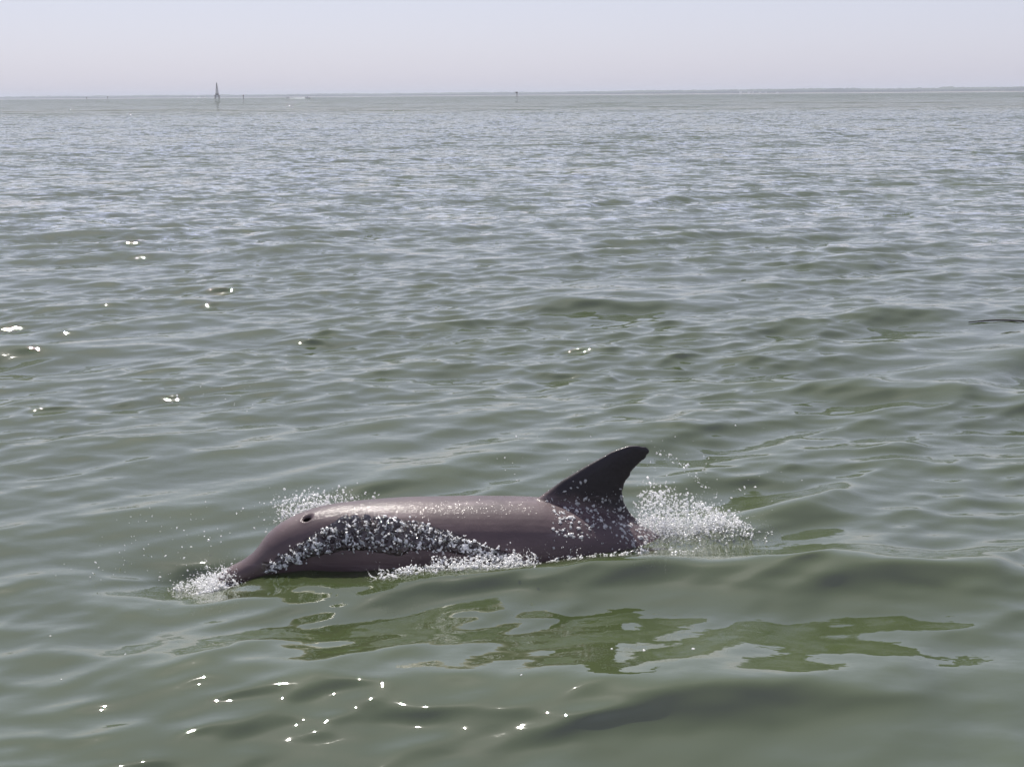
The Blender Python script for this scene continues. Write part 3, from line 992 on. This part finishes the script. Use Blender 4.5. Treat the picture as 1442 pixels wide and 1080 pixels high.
# clear lumpy film under the foam
def build_film():
    gx = np.linspace(.17, 1.10, 300); gt = np.linspace(-.08, 1.08, 60)
    r = np.random.default_rng(8)
    ks = r.normal(0, 1, (40, 2)); ks = ks / np.linalg.norm(ks, axis=1)[:, None] * r.uniform(60, 420, (40, 1)); pz = r.uniform(0, 6.28, 40)
    V = np.zeros((300, 60, 3)); ok = np.zeros((300, 60), bool)
    for i, x in enumerate(gx):
        lo, hi = np.interp(x, bs, bl), np.interp(x, bs, bh_)
        for j, t in enumerate(gt):
            z = lo + (hi - lo) * t
            p, nn = flank(x, z)
            if p is None:
                continue
            e = min(1, max(0, t + .08) * 6, max(0, 1.08 - t) * 6)
            w = sum(math.cos(k[0] * x + k[1] * z + q) / (1 + np.hypot(*k) / 220) for k, q in zip(ks, pz)) * .0019
            q = p + nn * (e * (.012 + w) - .003)
            V[i, j] = q; ok[i, j] = True
    idx = np.arange(300 * 60).reshape(300, 60)
    F = np.stack([idx[:-1, :-1], idx[1:, :-1], idx[1:, 1:], idx[:-1, 1:]], -1).reshape(-1, 4)
    F = F[ok.ravel()[F].all(1)]
    m, nt, out = new_mat('clear_film')
    fr_ = N(nt, 'ShaderNodeFresnel'); fr_.inputs['IOR'].default_value = 1.6
    g_ = N(nt, 'ShaderNodeBsdfGlossy'); g_.inputs['Roughness'].default_value = 0.06
    t_ = N(nt, 'ShaderNodeBsdfTransparent'); t_.inputs['Color'].default_value = (0.97, 0.98, 0.97, 1)
    x_ = N(nt, 'ShaderNodeMixShader')
    nt.links.new(fr_.outputs[0], x_.inputs[0]); nt.links.new(t_.outputs[0], x_.inputs[1]); nt.links.new(g_.outputs[0], x_.inputs[2])
    nt.links.new(x_.outputs[0], out.inputs['Surface'])
    o = mesh_np('water_film', to_world(V.reshape(-1, 3)), F, m)
    tag(o, 'clear rippled film of water running down over the near shoulder', 'water film', kind='stuff')
build_film()
P, nn = band(1350, 0.014)
flow = np.stack([rng.normal(.9, .35, len(P)), rng.normal(-.05, .15, len(P)), rng.normal(-.35, .45, len(P))], 1)
Q, fq = strands(P + nn * .004, flow, 6, .0042, .55, .02)
Q2 = []
for q in Q:                              # keep the threads lying on the skin
    h = bvh.find_nearest(Vector(q))
    d = max((Vector(q) - h[0]).dot(h[1]), 0.003)
    Q2.append(h[0] + h[1] * min(d, .016))
rs = np.repeat((.0009 + .0030 * rng.random(len(P)) ** 2)[None], 6, 0).ravel() * np.sin(math.pi * (.12 + .8 * fq)) * rng.uniform(.7, 1.3, len(fq))
fuse(drops('shoulder_foam', to_world(np.array(Q2)), rs, MAT_FROTH, 'glittering streaks of foam sliding back over the near shoulder', 'foam', lumpy=.15, stretch=(.7, 1.4)), .0019, 1)
P, nn = band(1700, 0.026)
drops('shoulder_drops', to_world(P), radii(len(P), .0006, .0040, 4), MAT_FOAM, 'loose drops above the foam on the near shoulder', 'water drops')

# churned lumps along the near flank at the waterline
def surf(n, x0, x1, y0, y1, zup, clump=0.0):
    c = np.stack([rng.uniform(x0, x1, n), rng.uniform(y0, y1, n), np.zeros(n)], 1)
    if clump:
        k = rng.integers(0, max(2, n // 40), n)
        cc = np.stack([rng.uniform(x0, x1, n), rng.uniform(y0, y1, n)], 1)
        c[:, :2] = cc[k] + rng.normal(0, clump, (n, 2))
    w = to_world(c)
    w[:, 2] = water_z(w[:, 0], w[:, 1]) + rng.random(n) ** 2 * zup
    return w
W = np.concatenate([surf(1100, .80, 1.14, -.33, -.22, .045, .016), surf(300, .58, .82, -.33, -.25, .03, .016), surf(160, 1.10, 1.75, -.30, -.20, .012, .015)])
drops('flank_drops', W, radii(len(W), .0005, .0040, 4), MAT_FOAM, 'loose drops over the churned water along the near flank', 'water drops', stretch=(.5, 1.7))
S0 = np.concatenate([surf(210, .78, 1.16, -.32, -.20, .035), surf(60, .55, .80, -.32, -.24, .02), surf(60, 1.16, 1.80, -.27, -.18, .006)])
D0 = np.stack([rng.normal(0, 1, len(S0)), rng.normal(0, .6, len(S0)), rng.normal(0.1, .4, len(S0))], 1)
Q, fq = strands(S0, D0, 14, .005, .3, .03)
zq = water_z(Q[:, 0], Q[:, 1])
Q[:, 2] = np.maximum(Q[:, 2], zq - .001)
fuse(drops('flank_foam', Q, (.0030 - .0016 * fq) * rng.uniform(.5, 1.2, len(fq)), MAT_FROTH, 'churned white foam threads on the water along the near flank', 'foam', lumpy=.15, stretch=(.7, 1.4)), .0021, 1)

# drops clinging to the fin and the hind flank
me = dol_body.data
pc = np.zeros(len(me.polygons) * 3, np.float32); me.polygons.foreach_get('center', pc); pc = pc.reshape(-1, 3)
pn = np.zeros(len(me.polygons) * 3, np.float32); me.polygons.foreach_get('normal', pn); pn = pn.reshape(-1, 3)
sel = np.where((pc[:, 0] > 1.24) & (pc[:, 0] < 1.86) & (pc[:, 2] > -.06) & (pn[:, 1] < .1) & (pc[:, 1] < .03))[0]
xr = pc[sel, 0] - FIN_X
dens = np.exp(-((pc[sel, 2] - .14) / .07) ** 2) * np.exp(-((xr - .13) / .14) ** 2) * 1.3
dens += np.exp(-(((pc[sel, 0] - 1.56) + 0.35 * (pc[sel, 2] - .08)) / .05) ** 2) * (pc[sel, 2] < .18) * 1.2
dens += np.exp(-(((pc[sel, 0] - 1.68) + 0.5 * (pc[sel, 2])) / .06) ** 2) * (pc[sel, 2] < .12)
pick = rng.choice(sel, 800, p=dens / dens.sum())
drops('skin_drops', to_world(pc[pick]), radii(len(pick), .0010, .0068, 3.0), MAT_FOAM, 'white drops and runnels clinging to the dorsal fin and hind flank', 'water drops',
      normals=(pn[pick] @ DM[:3, :3].T).astype(float), flat=0.45, stretch=(.5, 1.8))

# stray drops over the water
S = []
for (x0, x1, y0, y1, z0, z1, n) in ((-1.55, -1.05, 4.5, 5.2, .0, .16, 70), (-.1, .45, 5.2, 5.9, .05, .30, 30), (-1.9, -1.4, 7.1, 7.6, .02, .12, 26), (.5, 1.1, 4.9, 5.3, .05, .40, 45), (-.2, .3, 4.5, 4.9, .02, .1, 30), (-1.7, -1.2, 4.6, 4.8, -.02, .04, 26)):
    S.append(np.stack([rng.uniform(x0, x1, n), rng.uniform(y0, y1, n), rng.uniform(z0, z1, n)], 1))
S = np.concatenate(S)
S[:, 2] += np.maximum(0, water_z(S[:, 0], S[:, 1]))
drops('stray_drops', S, radii(len(S), .0011, .0034, 2), MAT_DROP, 'single drops flung through the air around the dolphin', 'water drops')
# floating foam close by; the white flecks at left stand for sun glints
F_ = np.array([(.352, 3.24), (.02, 3.62), (.55, 3.88), (.30, 3.88), (-1.2, 3.9), (-1.5, 4.1), (-1.35, 3.75), (.40, 3.89)])
F_ = np.concatenate([F_, np.zeros((len(F_), 1))], 1); F_[:, 2] = water_z(F_[:, 0], F_[:, 1]) + .001
drops('foam_glint_flecks', F_, np.array([.0065, .003, .004, .003, .003, .003, .003, .003]), MAT_FOAM, 'few white flecks on the smooth near swell, foam and solid stand-ins for sun glints', 'foam', lumpy=.1, sub=2, normals=np.tile([0., 0, 1], (len(F_), 1)), flat=.5)

# ------------------------------------------------------------------ dark streak: solid piece added in place of a steep dark wavelet
def build_dark_streak():
    x0, y0 = 3.45, 10.05
    bm = bmesh.new()
    pts = []
    for i in range(15):
        t = i / 14
        x = x0 + 0.55 * t; y = y0 + 0.03 * math.sin(4 * t)
        pts.append((x, y))
    z = water_z([p[0] for p in pts], [p[1] for p in pts])
    zz = z.mean() + np.array([0.002 + 0.008 * math.sin(math.pi * min(1, i / 14 * 1.05)) for i in range(15)])
    rings = []
    for i, (x, y) in enumerate(pts):
        r = 0.005 * math.sin(math.pi * (0.08 + 0.84 * i / 14)) + 0.002
        rings.append([(x, y + r * math.cos(q), max(zz[i], z[i] + .002) + r * math.sin(q)) for q in np.linspace(0, 2 * math.pi, 9)[:-1]])
    loft(bm, rings)
    o = bm_obj('dark_streak', bm, MAT_PILE, smooth=True)
    tag(o, 'thin dark line on the open water, solid stand-in for a steep dark wavelet', 'dark streak')
build_dark_streak()

# ------------------------------------------------------------------ hazy air
def build_haze():
    bm = bmesh.new()
    add_box(bm, (0, 5600, 16.5), (24000, 12600, 39))
    m, nt, out = new_mat('hazy_air')
    v = N(nt, 'ShaderNodeVolumePrincipled')
    v.inputs['Density'].default_value = 1.3e-4
    v.inputs['Density Attribute'].default_value = ''
    v.inputs['Color'].default_value = (0.84, 0.90, 1.0, 1)
    v.inputs['Anisotropy'].default_value = 0.0
    nt.links.new(v.outputs[0], out.inputs['Volume'])
    o = bm_obj('haze', bm, m)
    tag(o, 'pale summer haze over the whole bay', 'haze', kind='stuff')
build_haze()
